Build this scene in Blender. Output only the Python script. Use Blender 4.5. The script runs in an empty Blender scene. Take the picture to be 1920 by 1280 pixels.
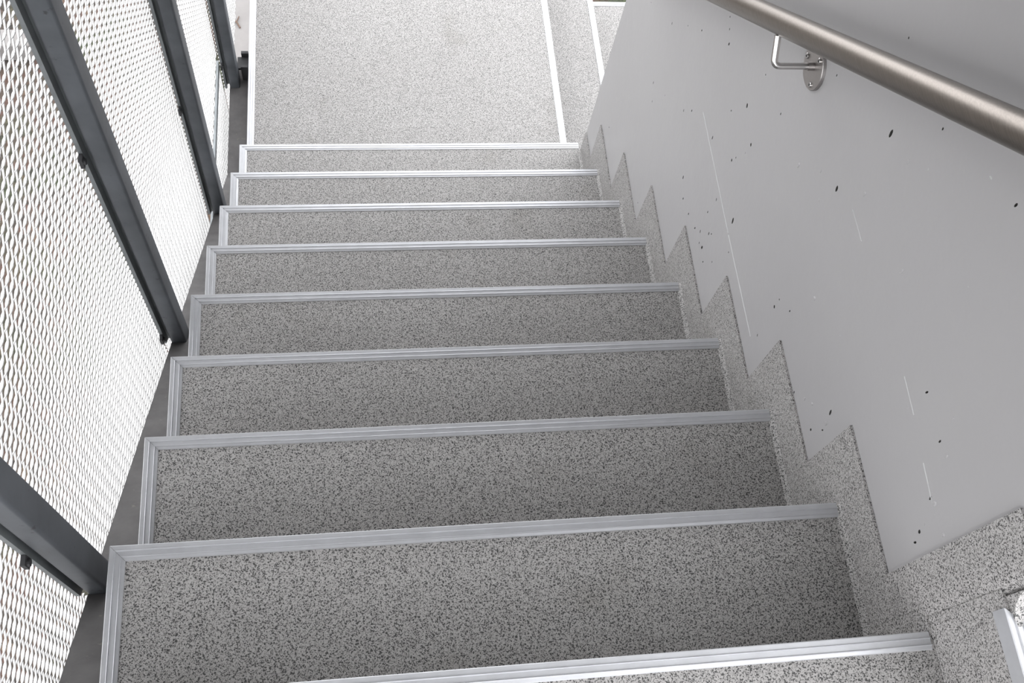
import bpy, bmesh, math, random
import numpy as np
from mathutils import Matrix, Vector
from mathutils.geometry import delaunay_2d_cdt

random.seed(7)
scene = bpy.context.scene
COL = scene.collection

# ------------------------------------------------------------------ camera
def _rot(rx, ry, rz):
    return Matrix.Rotation(rz, 3, 'Z') @ Matrix.Rotation(ry, 3, 'Y') @ Matrix.Rotation(rx, 3, 'X')

cam_data = bpy.data.cameras.new('camera')
cam_data.sensor_width = 36.0
cam_data.lens = 1910.77 * 36.0 / 1920.0
cam_data.clip_start = 0.02
cam = bpy.data.objects.new('camera', cam_data)
COL.objects.link(cam)
cam.matrix_world = Matrix.Translation((0.3919, -2.1272, 3.1159)) @ _rot(0.4425, -0.1170, -0.0922).to_4x4()
scene.camera = cam

# ------------------------------------------------------------------ sky, exposure
world = bpy.data.worlds.new('overcast_sky')
scene.world = world
world.use_nodes = True
bg = world.node_tree.nodes['Background']
bg.inputs['Color'].default_value = (0.97, 0.98, 1.0, 1)
bg.inputs['Strength'].default_value = 4.2
scene.view_settings.view_transform = 'Standard'
scene.view_settings.look = 'None'
scene.view_settings.exposure = 0.1
scene.view_settings.gamma = 1.0
scene.view_settings.use_curve_mapping = False

# ------------------------------------------------------------------ materials
def mat(name):
    m = bpy.data.materials.new(name)
    m.use_nodes = True
    nt = m.node_tree
    return m, nt, nt.nodes['Principled BSDF']

def nd(nt, kind, **kw):
    n = nt.nodes.new(kind)
    for k, v in kw.items():
        if k in n.inputs:
            n.inputs[k].default_value = v
        else:
            setattr(n, k, v)
    return n

def ramp(nt, src, stops):
    r = nt.nodes.new('ShaderNodeValToRGB')
    e = r.color_ramp.elements
    while len(e) < len(stops):
        e.new(0.5)
    for el, (p, c) in zip(e, stops):
        el.position = p
        el.color = (c[0], c[1], c[2], 1) if len(c) == 3 else c
    nt.links.new(src, r.inputs['Fac'])
    return r

def pos(nt):
    return nt.nodes.new('ShaderNodeNewGeometry').outputs['Position']

def noise(nt, vec, scale, detail=2.0, rough=0.5, dist=0.0):
    n = nd(nt, 'ShaderNodeTexNoise', Scale=scale, Detail=detail, Roughness=rough, Distortion=dist)
    nt.links.new(vec, n.inputs['Vector'])
    return n.outputs['Fac']

def mix(nt, fac, a, b, mode='MIX'):
    m = nd(nt, 'ShaderNodeMix', data_type='RGBA', blend_type=mode)
    for sock, v in ((m.inputs[0], fac), (m.inputs[6], a), (m.inputs[7], b)):
        if isinstance(v, (tuple, list)):
            sock.default_value = (v[0], v[1], v[2], 1)
        elif isinstance(v, (int, float)):
            sock.default_value = v
        else:
            nt.links.new(v, sock)
    return m.outputs[2]

def bump(nt, p, height, strength, dist=0.002):
    b = nd(nt, 'ShaderNodeBump', Strength=strength, Distance=dist)
    nt.links.new(height, b.inputs['Height'])
    nt.links.new(b.outputs['Normal'], p.inputs['Normal'])

def make_speckle():
    m, nt, p = mat('speckled_floor_coating')
    mp = nd(nt, 'ShaderNodeMapping')
    mp.inputs['Rotation'].default_value = (0.61, 0.43, 0.35)
    mp.inputs['Location'].default_value = (3.3, 1.7, 2.9)
    nt.links.new(pos(nt), mp.inputs['Vector'])
    v = mp.outputs['Vector']
    chips = ramp(nt, noise(nt, v, 450, 0.0, 0.5, 0.9), [(0.0, (0, 0, 0)), (0.545, (0, 0, 0)), (0.615, (1, 1, 1)), (1.0, (1, 1, 1))])
    soft = ramp(nt, noise(nt, v, 300, 1.0, 0.5, 1.0), [(0.0, (0, 0, 0)), (0.50, (0, 0, 0)), (0.60, (1, 1, 1)), (1.0, (1, 1, 1))])
    light = ramp(nt, noise(nt, v, 3.0, 3.0), [(0.3, (0.315, 0.304, 0.296)), (0.7, (0.340, 0.330, 0.322))])
    c = mix(nt, soft.outputs['Color'], light.outputs['Color'], (0.232, 0.225, 0.218))
    c = mix(nt, chips.outputs['Color'], c, (0.036, 0.035, 0.035))
    stain = ramp(nt, noise(nt, v, 4.5, 3.0, 0.6), [(0.0, (1, 1, 1)), (0.60, (1, 1, 1)), (0.76, (0.84, 0.83, 0.81)), (1.0, (0.8, 0.79, 0.77))])
    c = mix(nt, 1.0, c, stain.outputs['Color'], 'MULTIPLY')
    nt.links.new(c, p.inputs['Base Color'])
    p.inputs['Roughness'].default_value = 0.55
    bump(nt, p, noise(nt, v, 90, 2.0), 0.25, 0.002)
    return m

def make_wall():
    m, nt, p = mat('painted_concrete')
    v = pos(nt)
    big = ramp(nt, noise(nt, v, 1.6, 3.0), [(0.3, (0.272, 0.266, 0.268)), (0.7, (0.289, 0.283, 0.285))])
    sp = ramp(nt, noise(nt, v, 38, 3.0, 0.7), [(0.0, (0, 0, 0)), (0.735, (0, 0, 0)), (0.78, (1, 1, 1))])
    c = mix(nt, sp.outputs['Color'], big.outputs['Color'], (0.38, 0.38, 0.38))
    nt.links.new(c, p.inputs['Base Color'])
    p.inputs['Roughness'].default_value = 0.42
    bump(nt, p, noise(nt, v, 9, 4.0, 0.6), 0.12, 0.01)
    return m

def make_metal(name, col, rough, metallic=1.0, vary=0.15, scale=14.0, dirt=None):
    m, nt, p = mat(name)
    v = pos(nt)
    lo = tuple(c * (1 - vary) for c in col)
    hi = tuple(min(1, c * (1 + vary)) for c in col)
    r = ramp(nt, noise(nt, v, scale, 4.0, 0.6), [(0.3, lo), (0.7, hi)])
    out = r.outputs['Color']
    if dirt:
        d = ramp(nt, noise(nt, v, 55, 3.0, 0.6), [(0.0, (0, 0, 0)), (0.66, (0, 0, 0)), (0.74, (1, 1, 1))])
        out = mix(nt, d.outputs['Color'], out, dirt)
    nt.links.new(out, p.inputs['Base Color'])
    p.inputs['Metallic'].default_value = metallic
    p.inputs['Roughness'].default_value = rough
    return m

def make_brushed():
    m, nt, p = mat('brushed_stainless')
    v = pos(nt)
    mp = nd(nt, 'ShaderNodeMapping')
    mp.inputs['Rotation'].default_value = (0.666, 0, 0)
    mp.inputs['Scale'].default_value = (500, 6, 500)
    nt.links.new(v, mp.inputs['Vector'])
    n = noise(nt, mp.outputs['Vector'], 1.0, 3.0, 0.6)
    r = ramp(nt, n, [(0.3, (0.19, 0.170, 0.153)), (0.7, (0.235, 0.211, 0.190))])
    nt.links.new(r.outputs['Color'], p.inputs['Base Color'])
    p.inputs['Metallic'].default_value = 1.0
    p.inputs['Roughness'].default_value = 0.34
    return m

def make_ground():
    m, nt, p = mat('leaf_litter_ground')
    v = pos(nt)
    vo = nd(nt, 'ShaderNodeTexVoronoi', Scale=17.0)
    nt.links.new(v, vo.inputs['Vector'])
    leaf = ramp(nt, vo.outputs['Color'], [(0.0, (0.012, 0.010, 0.008)), (0.35, (0.032, 0.024, 0.018)), (0.6, (0.052, 0.036, 0.027)), (0.8, (0.055, 0.027, 0.02)), (1.0, (0.085, 0.06, 0.035))])
    green = ramp(nt, noise(nt, v, 2.2, 4.0, 0.65), [(0.50, (0, 0, 0)), (0.64, (1, 1, 1))])
    gcol = ramp(nt, noise(nt, v, 45, 2.0), [(0.3, (0.010, 0.014, 0.007)), (0.7, (0.036, 0.045, 0.017))])
    c = mix(nt, green.outputs['Color'], leaf.outputs['Color'], gcol.outputs['Color'])
    nt.links.new(c, p.inputs['Base Color'])
    p.inputs['Roughness'].default_value = 0.9
    bump(nt, p, noise(nt, v, 30, 4.0), 0.8, 0.05)
    return m

def make_plain(name, col, rough=0.7, vary=0.06, scale=8):
    return make_metal(name, col, rough, 0.0, vary, scale)

M_SPECK = make_speckle()
M_WALL = make_wall()
M_ALU = make_metal('anodised_aluminium', (0.50, 0.505, 0.525), 0.42, 0.65, 0.05, 30)
M_POST = make_metal('weathered_dark_zinc', (0.085, 0.092, 0.102), 0.5, 0.55, 0.25, 9, dirt=(0.045, 0.045, 0.05))
M_BAR = make_metal('galvanised_bar', (0.18, 0.192, 0.198), 0.5, 0.6, 0.15, 20)
M_BEAM = make_metal('dusty_zinc_flange', (0.105, 0.10, 0.10), 0.7, 0.25, 0.2, 18, dirt=(0.15, 0.14, 0.13))
M_MESH = make_metal('bright_galvanised_mesh', (0.44, 0.435, 0.43), 0.5, 0.1, 0.05, 20)
M_STEEL = make_metal('polished_stainless', (0.50, 0.485, 0.475), 0.2, 1.0, 0.05, 20)
M_PLATE = make_metal('satin_stainless_plate', (0.38, 0.36, 0.352), 0.36, 1.0, 0.05, 20)
M_RAIL = make_brushed()
M_DARK = make_plain('black_rubber', (0.02, 0.02, 0.022), 0.6)
M_GROUND = make_ground()
M_CONC = make_plain('pale_concrete', (0.15, 0.142, 0.138), 0.85, 0.12, 5)
M_CEIL = make_plain('grey_concrete_soffit', (0.24, 0.24, 0.24), 0.8, 0.06, 4)
M_PIT = make_plain('shade_dark_hole', (0.05, 0.048, 0.045), 0.9)  # dark colour stands in for the shade inside the blow holes
M_SEAM = make_plain('scraped_paint_seam', (0.355, 0.355, 0.355), 0.6)
M_TWIG = make_plain('brown_twig', (0.08, 0.05, 0.035), 0.8)

# ------------------------------------------------------------------ object helpers
def tag(o, label=None, cat=None, group=None, kind=None):
    if label: o['label'] = label
    if cat: o['category'] = cat
    if group: o['group'] = group
    if kind: o['kind'] = kind
    return o

def thing(name, loc, label, cat, group=None):
    o = bpy.data.objects.new(name, None)
    o.empty_display_size = 0.1
    o.location = loc
    COL.objects.link(o)
    return tag(o, label, cat, group)

class MB:
    """collects verts and faces in world coordinates"""
    def __init__(self):
        self.v, self.f = [], []
    def add(self, vs, fs):
        n = len(self.v)
        self.v += [tuple(p) for p in vs]
        self.f += [tuple(i + n for i in q) for q in fs]
        return self
    def box(self, x0, x1, y0, y1, z0, z1):
        return self.add([(x0, y0, z0), (x1, y0, z0), (x1, y1, z0), (x0, y1, z0), (x0, y0, z1), (x1, y0, z1), (x1, y1, z1), (x0, y1, z1)],
                        [(3, 2, 1, 0), (4, 5, 6, 7), (0, 1, 5, 4), (1, 2, 6, 5), (2, 3, 7, 6), (3, 0, 4, 7)])
    def prism(self, poly, a, b, plane='yz'):
        """poly in a plane, extruded between a and b along the third axis"""
        def pt(p, t):
            return (t, p[0], p[1]) if plane == 'yz' else ((p[0], t, p[1]) if plane == 'xz' else (p[0], p[1], t))
        n = len(poly)
        vs = [pt(p, a) for p in poly] + [pt(p, b) for p in poly]
        fs = [tuple(range(n))[::-1], tuple(range(n, 2 * n))]
        fs += [(i, (i + 1) % n, n + (i + 1) % n, n + i) for i in range(n)]
        return self.add(vs, fs)
    def loft(self, A, B, close=True):
        """two matching 3D outlines joined into a closed bar"""
        n = len(A)
        fs = [(i, (i + 1) % n, n + (i + 1) % n, n + i) for i in range(n)]
        if close:
            fs += [tuple(range(n))[::-1], tuple(range(n, 2 * n))]
        return self.add(list(A) + list(B), fs)
    def tube(self, pts, r, seg=20, cap=True):
        pts = [Vector(p) for p in pts]
        rings = []
        up = None
        for i, p in enumerate(pts):
            d = (pts[min(i + 1, len(pts) - 1)] - pts[max(i - 1, 0)]).normalized()
            if up is None:
                up = d.orthogonal().normalized()
            up = (up - d * up.dot(d)).normalized()
            s = d.cross(up)
            rings.append([p + (up * math.cos(2 * math.pi * j / seg) + s * math.sin(2 * math.pi * j / seg)) * r for j in range(seg)])
        vs = [q for ring in rings for q in ring]
        fs = []
        for i in range(len(rings) - 1):
            for j in range(seg):
                a, b = i * seg + j, i * seg + (j + 1) % seg
                fs.append((a, b, b + seg, a + seg))
        if cap:
            fs.append(tuple(range(seg))[::-1])
            fs.append(tuple(range(len(vs) - seg, len(vs))))
        return self.add(vs, fs)
    def disc(self, c, ax, ra, rb, thick, seg=32, bev=0.0):
        """flat elliptical disc: axis ax (unit), radii along two directions"""
        ax = Vector(ax).normalized()
        a = Vector((0, 1, 0)); b = ax.cross(a).normalized()
        c = Vector(c)
        rings = [(0, 1.0), (thick - bev, 1.0)] + ([(thick, 1 - bev / ra)] if bev else [])
        vs = []
        for t, s in rings:
            vs += [c + ax * t + (a * ra * math.cos(2 * math.pi * j / seg) + b * rb * math.sin(2 * math.pi * j / seg)) * s for j in range(seg)]
        fs = []
        for i in range(len(rings) - 1):
            fs += [(i * seg + j, i * seg + (j + 1) % seg, (i + 1) * seg + (j + 1) % seg, (i + 1) * seg + j) for j in range(seg)]
        fs += [tuple(range(seg))[::-1], tuple(range(len(vs) - seg, len(vs)))]
        return self.add(vs, fs)
    def build(self, name, material, parent=None, smooth=False, bevel=0.0):
        org = Vector(parent_world(parent)) if parent else Vector((0, 0, 0))
        me = bpy.data.meshes.new(name)
        me.from_pydata([tuple(Vector(p) - org) for p in self.v], [], self.f)
        bm = bmesh.new(); bm.from_mesh(me)
        bmesh.ops.recalc_face_normals(bm, faces=bm.faces)
        bm.to_mesh(me); bm.free()
        me.materials.append(material)
        if smooth:
            for p in me.polygons: p.use_smooth = True
            try: me.set_sharp_from_angle(angle=math.radians(40))
            except Exception: pass
        o = bpy.data.objects.new(name, me)
        COL.objects.link(o)
        if parent: o.parent = parent
        if bevel:
            b = o.modifiers.new('bevel', 'BEVEL'); b.width = bevel; b.segments = 2; b.limit_method = 'ANGLE'
        return o

def parent_world(p):
    v = Vector((0, 0, 0))
    while p is not None:
        v += p.location
        p = p.parent
    return v

def rounded_rect(x0, x1, y0, y1, r, n=4):
    out = []
    for cx, cy, a0 in ((x1 - r, y1 - r, 0), (x0 + r, y1 - r, 90), (x0 + r, y0 + r, 180), (x1 - r, y0 + r, 270)):
        for i in range(n + 1):
            a = math.radians(a0 + 90 * i / n)
            out.append((cx + r * math.cos(a), cy + r * math.sin(a)))
    return out

# ------------------------------------------------------------------ dimensions
G, R = 0.24382, 0.19          # going and rise
W = 1.171                     # nosing length
XS, XW = 1.1755, 1.180         # skirting face, wall face
YA, YB = -1.93, -0.03         # near and far corner of the core wall
YF = 1.20                     # outer edge of the lower landing
SK = 0.105                    # skirting height
ORD = ['first', 'second', 'third', 'fourth', 'fifth', 'sixth', 'seventh', 'eighth']

# ------------------------------------------------------------------ ground, ceiling (large structure)
tag(MB().box(-14, 14, -14, 16, -2.75, -2.6).build('ground', M_GROUND), kind='structure')
tag(MB().box(-0.47, 0.25, 0.9, 12, -2.6, -2.5).build('concrete_apron', M_CONC, bevel=0.01), kind='structure')
tag(MB().prism([(-3.3, 4.05), (-1.95, 4.05), (0.0, 2.70), (0.95, 2.70), (0.95, 2.92), (0.0, 2.92), (-1.90, 4.25), (-3.3, 4.25)], -0.12, XW).prism([(-3.3, 2.75), (-1.95, 2.60), (-1.0, 2.05), (-0.75, 1.88), (-0.75, 3.1), (-1.95, 4.06), (-3.3, 4.06)], -0.145, -0.12).build('ceiling_and_light_block', M_CEIL), kind='structure')  # unseen soffit, plus a left downstand added to keep light off the near steps

# ------------------------------------------------------------------ core wall with blow holes, formwork seams and paint drips
PITS = [(-0.655, 1.532), (-0.699, 1.499), (-0.874, 1.516), (-0.883, 1.622), (-0.992, 1.642), (-0.827, 1.439), (-0.806, 1.316), (-0.954, 1.493), (-1.078, 1.855), (-1.177, 2.056), (-1.266, 1.951), (-0.918, 1.389), (-0.928, 1.412), (-1.24, 1.765), (-1.343, 2.065), (-1.519, 2.149), (-0.763, 1.097), (-1.032, 1.33), (-0.942, 1.138), (-0.977, 1.186), (-0.987, 1.201), (-0.98, 1.129), (-0.961, 1.118), (-1.043, 1.172), (-0.938, 1.267), (-0.931, 1.205), (-0.861, 1.086), (-0.915, 1.109), (-1.012, 1.118), (-1.118, 1.235), (-1.077, 1.274), (-0.807, 1.07), (-1.303, 1.331), (-1.292, 1.436), (-1.291, 1.464), (-1.332, 1.496), (-1.466, 1.429), (-1.472, 1.439), (-1.559, 1.56), (-1.815, 1.742), (-1.78, 1.794), (-1.826, 1.723), (-0.406, 1.015), (-0.628, 1.183), (-0.479, 1.311), (-0.388, 1.219), (-0.666, 1.231), (-0.209, 0.559), (-0.591, 0.717), (-0.216, 1.109), (-0.556, 1.381), (-0.675, 1.517), (-1.644, 1.857), (-1.717, 1.855), (-1.558, 1.472), (-1.575, 1.516)]
BIG = {(-0.874, 1.516), (-0.954, 1.493), (-0.918, 1.389), (-1.24, 1.765), (-1.032, 1.33), (-0.699, 1.499), (-0.98, 1.129), (-1.118, 1.235), (-1.292, 1.436), (-1.559, 1.56), (-1.815, 1.742), (-1.266, 1.951), (-1.559, 1.56), (-0.763, 1.097)}

def build_wall():
    z0, z1 = -2.6, 4.2
    pts = [(YA, z0), (YB, z0), (YB, z1), (YA, z1)]
    faces = [[0, 1, 2, 3]]
    holes = []
    for (y, z) in PITS:
        r = random.uniform(0.0032, 0.0044) if (y, z) in BIG else random.uniform(0.0016, 0.0028)
        st = random.uniform(1.0, 2.0); an = random.uniform(0.9, 1.9)
        ring = []
        for i in range(8):
            t = 2 * math.pi * i / 8
            a, b = r * st * math.cos(t) * random.uniform(.85, 1.15), r * 0.8 * math.sin(t)
            ring.append((y + a * math.cos(an) - b * math.sin(an), z + a * math.sin(an) + b * math.cos(an)))
        holes.append(list(range(len(pts), len(pts) + 8)))
        pts += ring
        faces.append(holes[-1])
    vs, es, fs, ov, oe, of = delaunay_2d_cdt([Vector(p) for p in pts], [], faces, 1, 1e-6)
    mb = MB()
    n0 = len(mb.v)
    mb.v += [(XW, p[0], p[1]) for p in vs]
    remap = {}
    for i, o in enumerate(ov):
        for q in o: remap[q] = i
    for f, src in zip(fs, of):
        if any(s > 0 for s in src):
            continue
        mb.f.append(tuple(f))
    pit_faces = []
    for h in holes:
        pf0 = len(mb.f)
        ids = [remap[i] for i in h]
        cy = sum(mb.v[i][1] for i in ids) / 8; cz = sum(mb.v[i][2] for i in ids) / 8
        inner = []
        for i in ids:
            inner.append(len(mb.v))
            p = mb.v[i]
            mb.v.append((XW + 0.022, cy + (p[1] - cy) * 0.9, cz + (p[2] - cz) * 0.9))
        for k in range(8):
            mb.f.append((ids[k], ids[(k + 1) % 8], inner[(k + 1) % 8], inner[k]))
        mb.f.append(tuple(inner))
        pit_faces += range(pf0, len(mb.f))
    x1 = 3.2
    c = [remap[0], remap[1], remap[2], remap[3]]
    b = [len(mb.v) + i for i in range(4)]
    mb.v += [(x1, YA, z0), (x1, YB, z0), (x1, YB, z1), (x1, YA, z1)]
    for i in range(4):
        mb.f.append((c[i], c[(i + 1) % 4], b[(i + 1) % 4], b[i]))
    mb.f.append(tuple(b))
    # formwork seams: fine raised ridges
    f_pit = [i for i in pit_faces]
    f_seam0 = len(mb.f)
    def ridge(y0, za, y1, zb, h=0.0011, w=0.0013):
        n = max(2, int(abs(y1 - y0) / 0.03))
        for i in range(n):
            t0, t1 = i / n, (i + 1) / n
            ya, yb = y0 + (y1 - y0) * t0, y0 + (y1 - y0) * t1
            a, b_ = za + (zb - za) * t0, za + (zb - za) * t1
            ww = w * random.uniform(0.6, 1.2)
            mb.loft([(XW + .0002, ya, a - ww), (XW - h, ya, a), (XW + .0002, ya, a + ww)],
                    [(XW + .0002, yb, b_ - ww), (XW - h, yb, b_), (XW + .0002, yb, b_ + ww)])
    ridge(-0.72, 1.295, -1.04, 1.293)
    ridge(-1.045, 1.293, -1.29, 1.297, 0.0013, 0.0017)
    ridge(-1.30, 1.795, -1.36, 1.796, .0008, .001)
    ridge(-1.60, 1.812, -1.66, 1.809, .0008, .0012)
    ridge(-1.73, 1.800, -1.79, 1.795, .0010, .0014)
    f_seam1 = len(mb.f)
    # paint lumps
    for (y, z) in [(-1.644, 1.80), (-1.79, 1.80), (-1.52, 1.50), (-1.50, 1.475), (-1.57, 1.535), (-1.36, 1.60), (-1.81, 1.76), (-1.74, 1.86), (-1.12, 1.66), (-1.30, 1.84),
                   (-1.33, 1.97), (-0.50, 1.08), (-0.44, 0.98), (-1.835, 1.80), (-1.70, 1.90), (-1.46, 1.88), (-0.95, 1.46), (-1.18, 1.73), (-1.22, 1.70)]:
        r = random.uniform(0.002, 0.0045); s = random.uniform(1, 2.2)
        seg = 8
        base = [(XW + .0003, y + r * math.cos(2 * math.pi * j / seg), z + r * s * math.sin(2 * math.pi * j / seg)) for j in range(seg)]
        mid = [(XW - r * .35, y + .6 * r * math.cos(2 * math.pi * j / seg), z + .6 * r * s * math.sin(2 * math.pi * j / seg)) for j in range(seg)]
        mb.loft(base, mid)
    o = mb.build('wall_right', M_WALL)
    o.data.materials.append(M_PIT); o.data.materials.append(M_SEAM)
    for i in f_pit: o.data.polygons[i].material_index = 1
    for i in range(f_seam0, f_seam1): o.data.polygons[i].material_index = 2
    return tag(o, kind='structure')
build_wall()

# ------------------------------------------------------------------ steps of the straight flight
def cove_yz(mb, y0, y1, z, s=0.012):
    """coved fillet between tread and skirting, running along y"""
    prof = [(XS + .001, z - .001), (XS - s, z - .001), (XS - s * .62, z + s * .12), (XS - s * .3, z + s * .32), (XS - s * .1, z + s * .62), (XS, z + s), (XS + .001, z + s)]
    mb.loft([(p[0], y0, p[1]) for p in prof], [(p[0], y1, p[1]) for p in prof])

EPS = 0.004
def step_label(k):
    if k == 0: return 'lowest grey speckled step of the straight flight, one rise above the pale landing'
    return ORD[k] + ' grey speckled step up from the landing in the straight flight'

NW = 0.025
def nose_profile():
    # (distance in from the edge, height above tread)
    return [(0.0, -0.026), (0.0, 0.0012), (0.0012, 0.0026), (0.0078, 0.0026), (0.0084, 0.0044), (0.0092, 0.0047), (0.0101, 0.0026),
            (0.0173, 0.0026), (0.0179, 0.0044), (0.0187, 0.0047), (0.0196, 0.0026), (NW - .001, 0.0020), (NW, 0.0006), (NW, 0.0002), (0.0035, 0.0002), (0.0035, -0.026)]

def nosing(t, corner, along, back, len_a, len_b, z):
    """mitred aluminium edge profiles of one step: one leg along the front, one leg back along the open side.
    corner: (x, y) outer corner; along / back: unit 2D directions of the two legs"""
    P = nose_profile()
    a = Vector((along[0], along[1], 0)); b = Vector((back[0], back[1], 0)); c = Vector((corner[0], corner[1], z))
    gap = 0.0004
    A = [c + a * (d + gap) + b * d + Vector((0, 0, h)) for d, h in P]
    B = [c + a * len_a + b * d + Vector((0, 0, h)) for d, h in P]
    o = MB().loft(A, B).build('front_nosing', M_ALU, t)
    o['label'] = 'ridged aluminium nosing'
    if len_b > 0:
        A = [c + b * (d + gap) + a * d + Vector((0, 0, h)) for d, h in P]
        B = [c + b * len_b + a * d + Vector((0, 0, h)) for d, h in P]
        o = MB().loft(A, B).build('side_nosing', M_ALU, t)
        o['label'] = 'ridged aluminium side nosing'

BB = MB()          # saw-tooth skirting of the right wall
for k in range(0, 8):
    y0, y1 = -k * G - EPS, -(k + 1) * G - EPS
    zt, zb = (k + 1) * R, k * R
    t = thing('stair_step', (W / 2, (y0 + y1) / 2, zb), step_label(k) if k < 7 else 'nearest fully visible grey speckled step, at the bottom of the photo', 'step', 'speckled steps of the straight flight')
    tr = MB().box(0.004, XS - .0004, y1 + .0003, y0, zb, zt)
    if k == 0:
        tr.box(XS - .0004, XW - .002, YB + .0004, y0, zb, zt)
    tr.build('tread', M_SPECK, t)
    nosing(t, (0, -k * G), (1, 0), (0, -1), W, G - .0005, zt)
    ya = -k * G + SK - 0.005
    yb = -(k + 1) * G + SK - 0.005
    if k == 0:
        BB.prism([(YB, 0.0), (YB, zt + SK), (yb, zt + SK), (yb, zt)], XS, XW - .0003)
    else:
        BB.prism([(ya, zb), (ya, zt + SK), (yb, zt + SK), (yb, zt), (y0, zt), (y0, zb)], XS, XW - .0003)
    cove_yz(BB, YB if k == 0 else y0 + .0005, y1, zt + .0012, 0.009)

# upper landing (the photographer stands on it)
t = thing('upper_landing', (0.6, -2.6, 9 * R - 0.12), 'speckled landing in the bottom edge of the photo, with an aluminium nosing along its front', 'landing')
y0 = -8 * G - EPS
MB().box(0.004, XS - .0004, -3.15, y0, 8 * R, 9 * R).box(XS - .0004, 1.1777, -3.15, YA + .0135, 8 * R, 9 * R - .0002).build('floor_slab', M_SPECK, t)
nosing(t, (0, -8 * G), (1, 0), (0, -1), W, 1.1, 9 * R)
ya = -8 * G + SK - 0.005
YN = YA - 0.010
zt9 = 10 * R + 0.09
BB.prism([(ya, 8 * R), (ya, zt9), (YA + .014, zt9), (YA + .014, 8 * R)], XS, XW - .0003)
corner = [(XW - .0003, YA + .014), (XS, YA + .014)] + [(XS + .022 - .022 * math.cos(math.radians(a)), YN + .022 - .022 * math.sin(math.radians(a))) for a in (0, 22, 45, 68, 90)] + [(3.0, YN), (3.0, YA - .0003), (XW - .0003, YA - .0003)]
BB.prism(corner, 9 * R, zt9, 'xy')
# coved foot of the skirting on the first step of the upper flight
xf = 1.178
zt = 10 * R
cv = 0.045
prof = [(YN + .0005, zt + .0005), (YN - cv, zt + .0005), (YN - cv * .62, zt + cv * .12), (YN - cv * .30, zt + cv * .32), (YN - cv * .1, zt + cv * .62), (YN + .0005, zt + cv)]
BB.loft([(xf + .004, p[0], p[1]) for p in prof], [(3.0, p[0], p[1]) for p in prof])
tag(BB.build('baseboard_right', M_SPECK), kind='structure')

# first step of the upper flight, rising to the right
t = thing('stair_step', (1.32, -2.55, 9 * R), 'speckled step rising to the right at the bottom right corner, with short metal nosing', 'step')
MB().box(xf, xf + 0.25, -3.15, YN + .010, 9 * R, 10 * R).build('tread', M_SPECK, t)
nosing(t, (xf - .004, YN - .013), (0, -1), (1, 0), 1.1, 0.0, 10 * R)

# ------------------------------------------------------------------ lower landing and the two steps below it
t = thing('lower_landing', (0.6, 0.6, -0.19), 'pale speckled flat landing at the top of the photo, foot of the flight', 'landing')
MB().box(0.004, xf - .004, -EPS + .0003, YF - .004, -0.19, 0.0).build('floor_slab', M_SPECK, t)
nosing(t, (xf, YF), (0, -1), (-1, 0), YF - .004, xf - NW - .001, 0.0)
P = nose_profile()
o = MB().loft([(d, 0.0005, h) for d, h in P], [(d, YF - NW - .001, h) for d, h in P]).build('edge_strip', M_ALU, t)
o['label'] = 'ridged aluminium edge strip'
for k, lab in ((1, 'narrow speckled step just right of the landing, one rise below it'), (2, 'lowest visible speckled step, a small triangle beside the wall at top centre')):
    x0 = xf - .004 + (k - 1) * 0.25
    t = thing('stair_step', (x0 + .125, 0.6, -(k + 1) * R), lab, 'step', 'steps descending right of the landing')
    MB().box(x0 + .0003, x0 + 0.25, YB + .003, YF - .004, -(k + 1) * R, -k * R).build('tread', M_SPECK, t)
    nosing(t, (xf + k * 0.25, YF), (0, -1), (-1, 0), YF - YB - .004, 0.2495, -k * R)

# ------------------------------------------------------------------ steel stringer and landing beam on the open side
SL = R / G
def flange_z(y): return 0.19 - SL * y - 0.215
t = thing('steel_stringer', (-0.04, -1.2, 0.6), 'dusty grey steel stringer sloping beside the left ends of the steps', 'stringer')
ye = 0.077
MB().prism([(-3.0, flange_z(-3.0)), (ye, flange_z(ye)), (ye, flange_z(ye) - .010), (-3.0, flange_z(-3.0) - .010)], -0.076, -0.003).build('top_flange', M_BEAM, t)
MB().prism([(-3.0, flange_z(-3.0) - .010), (ye, flange_z(ye) - .010), (ye, flange_z(ye) - .20), (-3.0, flange_z(-3.0) - .20)], -0.012, -0.003).build('web', M_BEAM, t)
t = thing('landing_beam', (-0.04, 0.4, -0.33), 'horizontal grey steel beam along the left side of the landing', 'beam')
MB().box(-0.078, -0.003, ye + .0005, 0.56, -0.095, -0.085).build('top_flange', M_BEAM, t)
MB().box(-0.012, -0.003, ye + .0005, 0.56, -0.33, -0.095).build('web', M_BEAM, t)
t = thing('beam_bracket', (-0.02, 0.55, -0.13), 'small black steel bracket between beam end and landing edge at upper left', 'bracket')
MB().box(-0.030, -0.004, 0.50, 0.512, -0.0845, -0.01).box(-0.030, -0.004, 0.566, 0.578, -0.13, -0.01).build('cleat', M_DARK, t)
MB().box(-0.045, -0.004, 0.512, 0.566, -0.04, -0.03).build('tie_plate', M_DARK, t)

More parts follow.
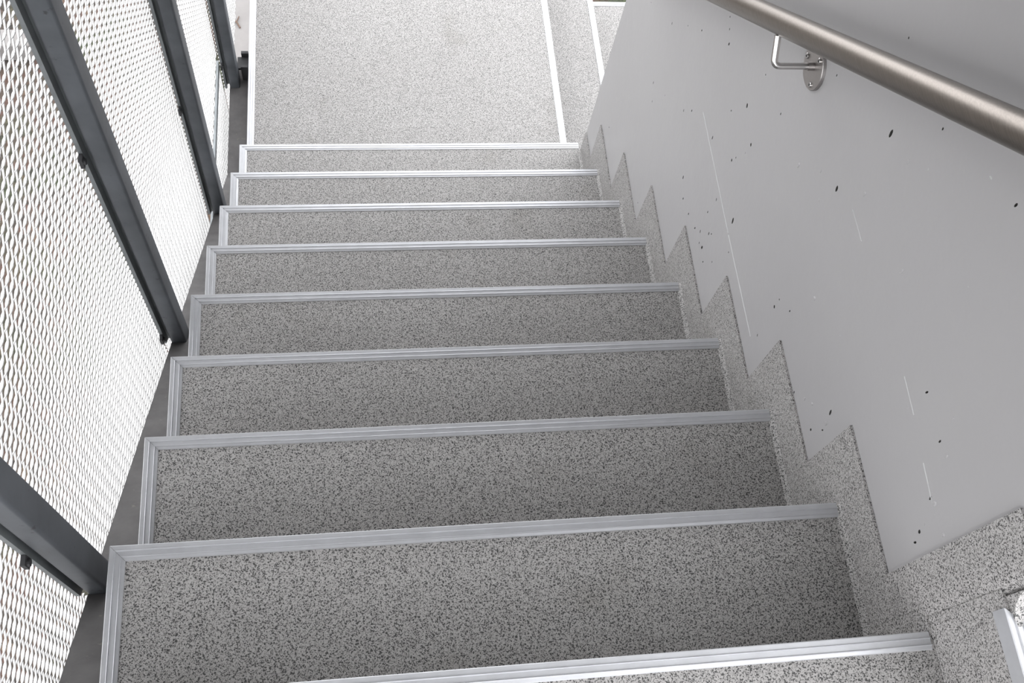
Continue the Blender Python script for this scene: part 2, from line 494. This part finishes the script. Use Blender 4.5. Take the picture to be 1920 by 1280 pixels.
# ------------------------------------------------------------------ posts
PY = [-1.686, -0.955, -0.222, 0.512]     # far face of each post
PX0, PX1, PD = -0.095, -0.040, 0.050
plabels = ['dark steel post nearest the camera, low on the left edge', 'dark steel post in the middle of the left side, widest one',
           'dark steel post behind the widest one, its foot beside the second step up', 'farthest dark steel post, standing on the landing beam']
for i, y in enumerate(PY):
    yf, yn = y, y - PD
    zf = -0.0845 if i == 3 else flange_z(yf)
    zn = -0.0845 if i == 3 else flange_z(yn)
    t = thing('steel_post', ((PX0 + PX1) / 2, (yf + yn) / 2, min(zf, zn)), plabels[i], 'post', 'steel posts carrying the mesh')
    o2 = rounded_rect(PX0 + .018, PX1, yn, yf, 0.006)
    bot = [(px, py, (-0.0845 if i == 3 else flange_z(py)) + .0005) for px, py in o2]
    top = [(px, py, 3.3) for px, py in o2]
    MB().loft(bot, top).build('tube', M_POST, t, smooth=True)
    o3 = [(PX0, yn - .002), (PX0 + .0078, yn - .002), (PX0 + .0078, yn + .020), (PX0 + .0178, yn + .020), (PX0 + .0178, yf - .015), (PX0 + .0078, yf - .015), (PX0 + .0078, yf), (PX0, yf)]
    MB().loft([(a, b, (-0.0845 if i == 3 else flange_z(b)) + .0005) for a, b in o3], [(a, b, 3.3) for a, b in o3]).build('clamping_bar', M_BAR, t)
    # mesh clips on the near side of the bar
    zc = [(1.61, 2.2), (0.80, 1.54, 2.2), (0.735, 1.45), (0.05, 0.9)][i]
    for z in zc:
        c = MB()
        c.box(PX0 + .001, PX0 + .0075, yn - .018, yn - .0022, z - .012, z + .012)
        c.disc((PX0 + .0075, yn - .011, z), (1, 0, 0), .006, .006, .004, 12)
        c.build('mesh_clip', M_DARK, t)

# ------------------------------------------------------------------ expanded metal screens
LWD, SWD = 0.0600, 0.0197
def expanded_mesh(y0, y1, zlo, zhi, xc, name, parent):
    """zlo(y): lower limit, zhi: upper limit. Real twisted strands, each a thin bar of rectangular section."""
    w, th = 0.0038, 0.0010
    an = TILT
    u = np.array([math.sin(an), math.cos(an)])           # strand width direction in (x, z)
    n = np.array([-math.cos(an), math.sin(an)])          # face normal in (x, z)
    half = LWD / 2
    tt = np.array([0, .14, .32, .5, .68, .86, 1.0])
    sm = np.clip((tt - .10) / .80, 0, 1); sm = sm * sm * (3 - 2 * sm) * .5 + sm * .5
    j0 = int(math.floor((zlo(y1) - .3) / (SWD / 2))); j1 = int(math.ceil(zhi / (SWD / 2)))
    m0 = int(math.floor(y0 / half)) ; m1 = int(math.ceil(y1 / half))
    V = []; F = []
    base = 0
    sec = [(-.5, -.5), (.5, -.5), (.5, .5), (-.5, .5)]
    K = len(tt)
    for j in range(j0, j1):
        for m in range(m0, m1):
            ya, yb = m * half, (m + 1) * half
            ymid = (ya + yb) / 2
            if ya < y0 - 1e-6 or yb > y1 + 1e-6:
                t0 = max(0, (y0 - ya) / half); t1 = min(1, (y1 - ya) / half)
                if t1 - t0 < .15: continue
            else:
                t0, t1 = 0., 1.
            zj = j * SWD / 2
            if zj < zlo(ymid) or zj + SWD / 2 > zhi: continue
            # strand between bond row j and j+1; bonds sit at even m+j
            up = ((m + j) % 2 == 0)
            ts = t0 + (t1 - t0) * tt
            s = np.interp(ts, tt, sm)
            if not up: s = 1 - s
            za = zj + .5 * w * u[1]; zb = zj + SWD / 2 - .5 * w * u[1]
            xa = .5 * w * u[0]; xb = -.5 * w * u[0]
            zc = za + (zb - za) * s; xcn = xc + xa + (xb - xa) * s
            yy = ya + half * ts
            ring = np.zeros((K, 4, 3))
            for q, (a, b) in enumerate(sec):
                ring[:, q, 0] = xcn + a * w * u[0] + b * th * n[0]
                ring[:, q, 1] = yy
                ring[:, q, 2] = zc + a * w * u[1] + b * th * n[1]
            V.append(ring.reshape(-1, 3))
            base += 1
    nb = base
    V = np.concatenate(V)
    one = []
    for k in range(K - 1):
        for q in range(4):
            one.append((k * 4 + q, k * 4 + (q + 1) % 4, (k + 1) * 4 + (q + 1) % 4, (k + 1) * 4 + q))
    one.append((3, 2, 1, 0)); one.append(tuple((K - 1) * 4 + q for q in range(4)))
    one = np.array(one)
    F = (one[None] + (np.arange(nb) * K * 4)[:, None, None]).reshape(-1, 4)
    V = V - np.array(parent_world(parent))
    me = bpy.data.meshes.new(name)
    me.vertices.add(len(V)); me.vertices.foreach_set('co', V.ravel())
    me.loops.add(F.size); me.loops.foreach_set('vertex_index', F.ravel().astype(np.int32))
    me.polygons.add(len(F)); me.polygons.foreach_set('loop_start', np.arange(0, F.size, 4, dtype=np.int32))
    me.update(calc_edges=True)
    me.materials.append(M_MESH)
    o = bpy.data.objects.new(name, me)
    COL.objects.link(o); o.parent = parent
    return o

TILT = math.radians(55)
XM = -0.104
mlabels = ['expanded metal mesh panel in the lower left corner below the nearest post', 'large expanded metal mesh panel at left between the two nearest posts',
           'narrow expanded metal mesh panel between the second and third posts', 'pale narrow mesh panel seen edge-on before the farthest post']
bays = [(-2.45, PY[0] - .03), (PY[0] - .02, PY[1] - .03), (PY[1] - .02, PY[2] - .03), (PY[2] - .02, PY[3] - .035)]
for i, (a, b) in enumerate(bays):
    t = thing('mesh_panel', (XM, (a + b) / 2, flange_z(b)), mlabels[i], 'mesh panel', 'expanded metal screens of the left side')
    if i == 3:
        zl = lambda y: max(flange_z(y) - .02, 0.094)
    else:
        zl = lambda y: flange_z(y) - .26
    expanded_mesh(a, b, zl, (2.9, 2.4, 2.4, 2.5)[i], XM, 'expanded_mesh', t)
t = thing('mesh_panel', (XM, 0.85, -0.3), 'mesh panel sliver behind the farthest post beside the landing', 'mesh panel', 'expanded metal screens of the left side')
expanded_mesh(PY[3] - .005, 1.3, lambda y: -0.35, 1.6, XM, 'expanded_mesh', t)
t = thing('mesh_panel', (XM, 0.2, -0.9), 'mesh sliver below the horizontal bar beside the landing beam', 'mesh panel', 'expanded metal screens of the left side')
expanded_mesh(-0.25, 0.47, lambda y: -0.8, 0.028, XM, 'expanded_mesh', t)
MB().box(XM - .004, XM + .004, -0.25, 0.47, 0.030, 0.062).build('edge_bar', M_BAR, t)

# ------------------------------------------------------------------ handrail with bracket
HX = 1.1105
def rail_z(y): return 1.0948 - 0.786 * y
t = thing('handrail', (HX, -1.0, rail_z(-1.0)), 'brown-grey brushed stainless steel handrail sloping along the right wall', 'handrail')
MB().tube([(HX, y, rail_z(y)) for y in (-0.15, -0.6, -1.2, -1.9)], 0.0212, 40).build('rail', M_RAIL, t, smooth=True)
nv = Vector((0, .786, 1)).normalized()
BX, BY, BL = 1.102, -0.972, 0.049
A = Vector((BX, BY, rail_z(BY)))
T = A - nv * 0.0195
B = A - nv * (0.0212 + BL)
br = MB()
rr = 0.011
pts = [T, B + nv * rr]
for i in range(1, 8):
    a = math.radians(90 * i / 8)
    pts.append(B + nv * rr * (1 - math.sin(a)) + Vector((1, 0, 0)) * rr * (1 - math.cos(a)))
pts += [B + Vector((rr, 0, 0)), Vector((XW - .002, B.y, B.z))]
arm = MB().tube(pts, 0.006, 20).build('bracket_arm', M_STEEL, t, smooth=True)
MB().tube([Vector((XW - .017, B.y, B.z)), Vector((XW - .006, B.y, B.z))], 0.0074, 20).build('arm_collar', M_PLATE, arm, smooth=True)
pc = Vector((XW - .0003, B.y, B.z - .002))
pl = MB().disc(pc, (-1, 0, 0), 0.040, 0.040, 0.006, 48, .001).build('wall_plate', M_PLATE, t)
for dy, dz in ((0.0290, -0.0052), (-0.0100, 0.0270), (-0.0205, -0.0215)):
    s = MB()
    s.disc((XW - .0062, pc.y + dy, pc.z + dz), (-1, 0, 0), .0052, .0052, .0028, 16, .001)
    s.build('screw', M_STEEL, pl)
    MB().disc((XW - .00905, pc.y + dy, pc.z + dz), (-1, 0, 0), .0022, .0022, .0004, 6).build('screw_socket', M_DARK, pl)

# ------------------------------------------------------------------ things outside, seen through the mesh
t = MB().box(-2.6, -1.72, 2.72, 2.86, -2.6, -2.45).build('kerb_stone', M_CONC, bevel=0.01)
tag(t, 'pale kerb stone on the ground, glimpsed through the mesh at the upper left', 'kerb')
tw = MB().tube([(-0.43, 3.0, -2.492), (-0.40, 2.98, -2.49), (-0.375, 2.93, -2.492)], 0.006, 8).tube([(-0.40, 2.98, -2.49), (-0.385, 3.03, -2.492)], 0.004, 8).build('twig', M_TWIG)
tag(tw, 'thin brown twig lying on the pale concrete strip at the upper left', 'twig')
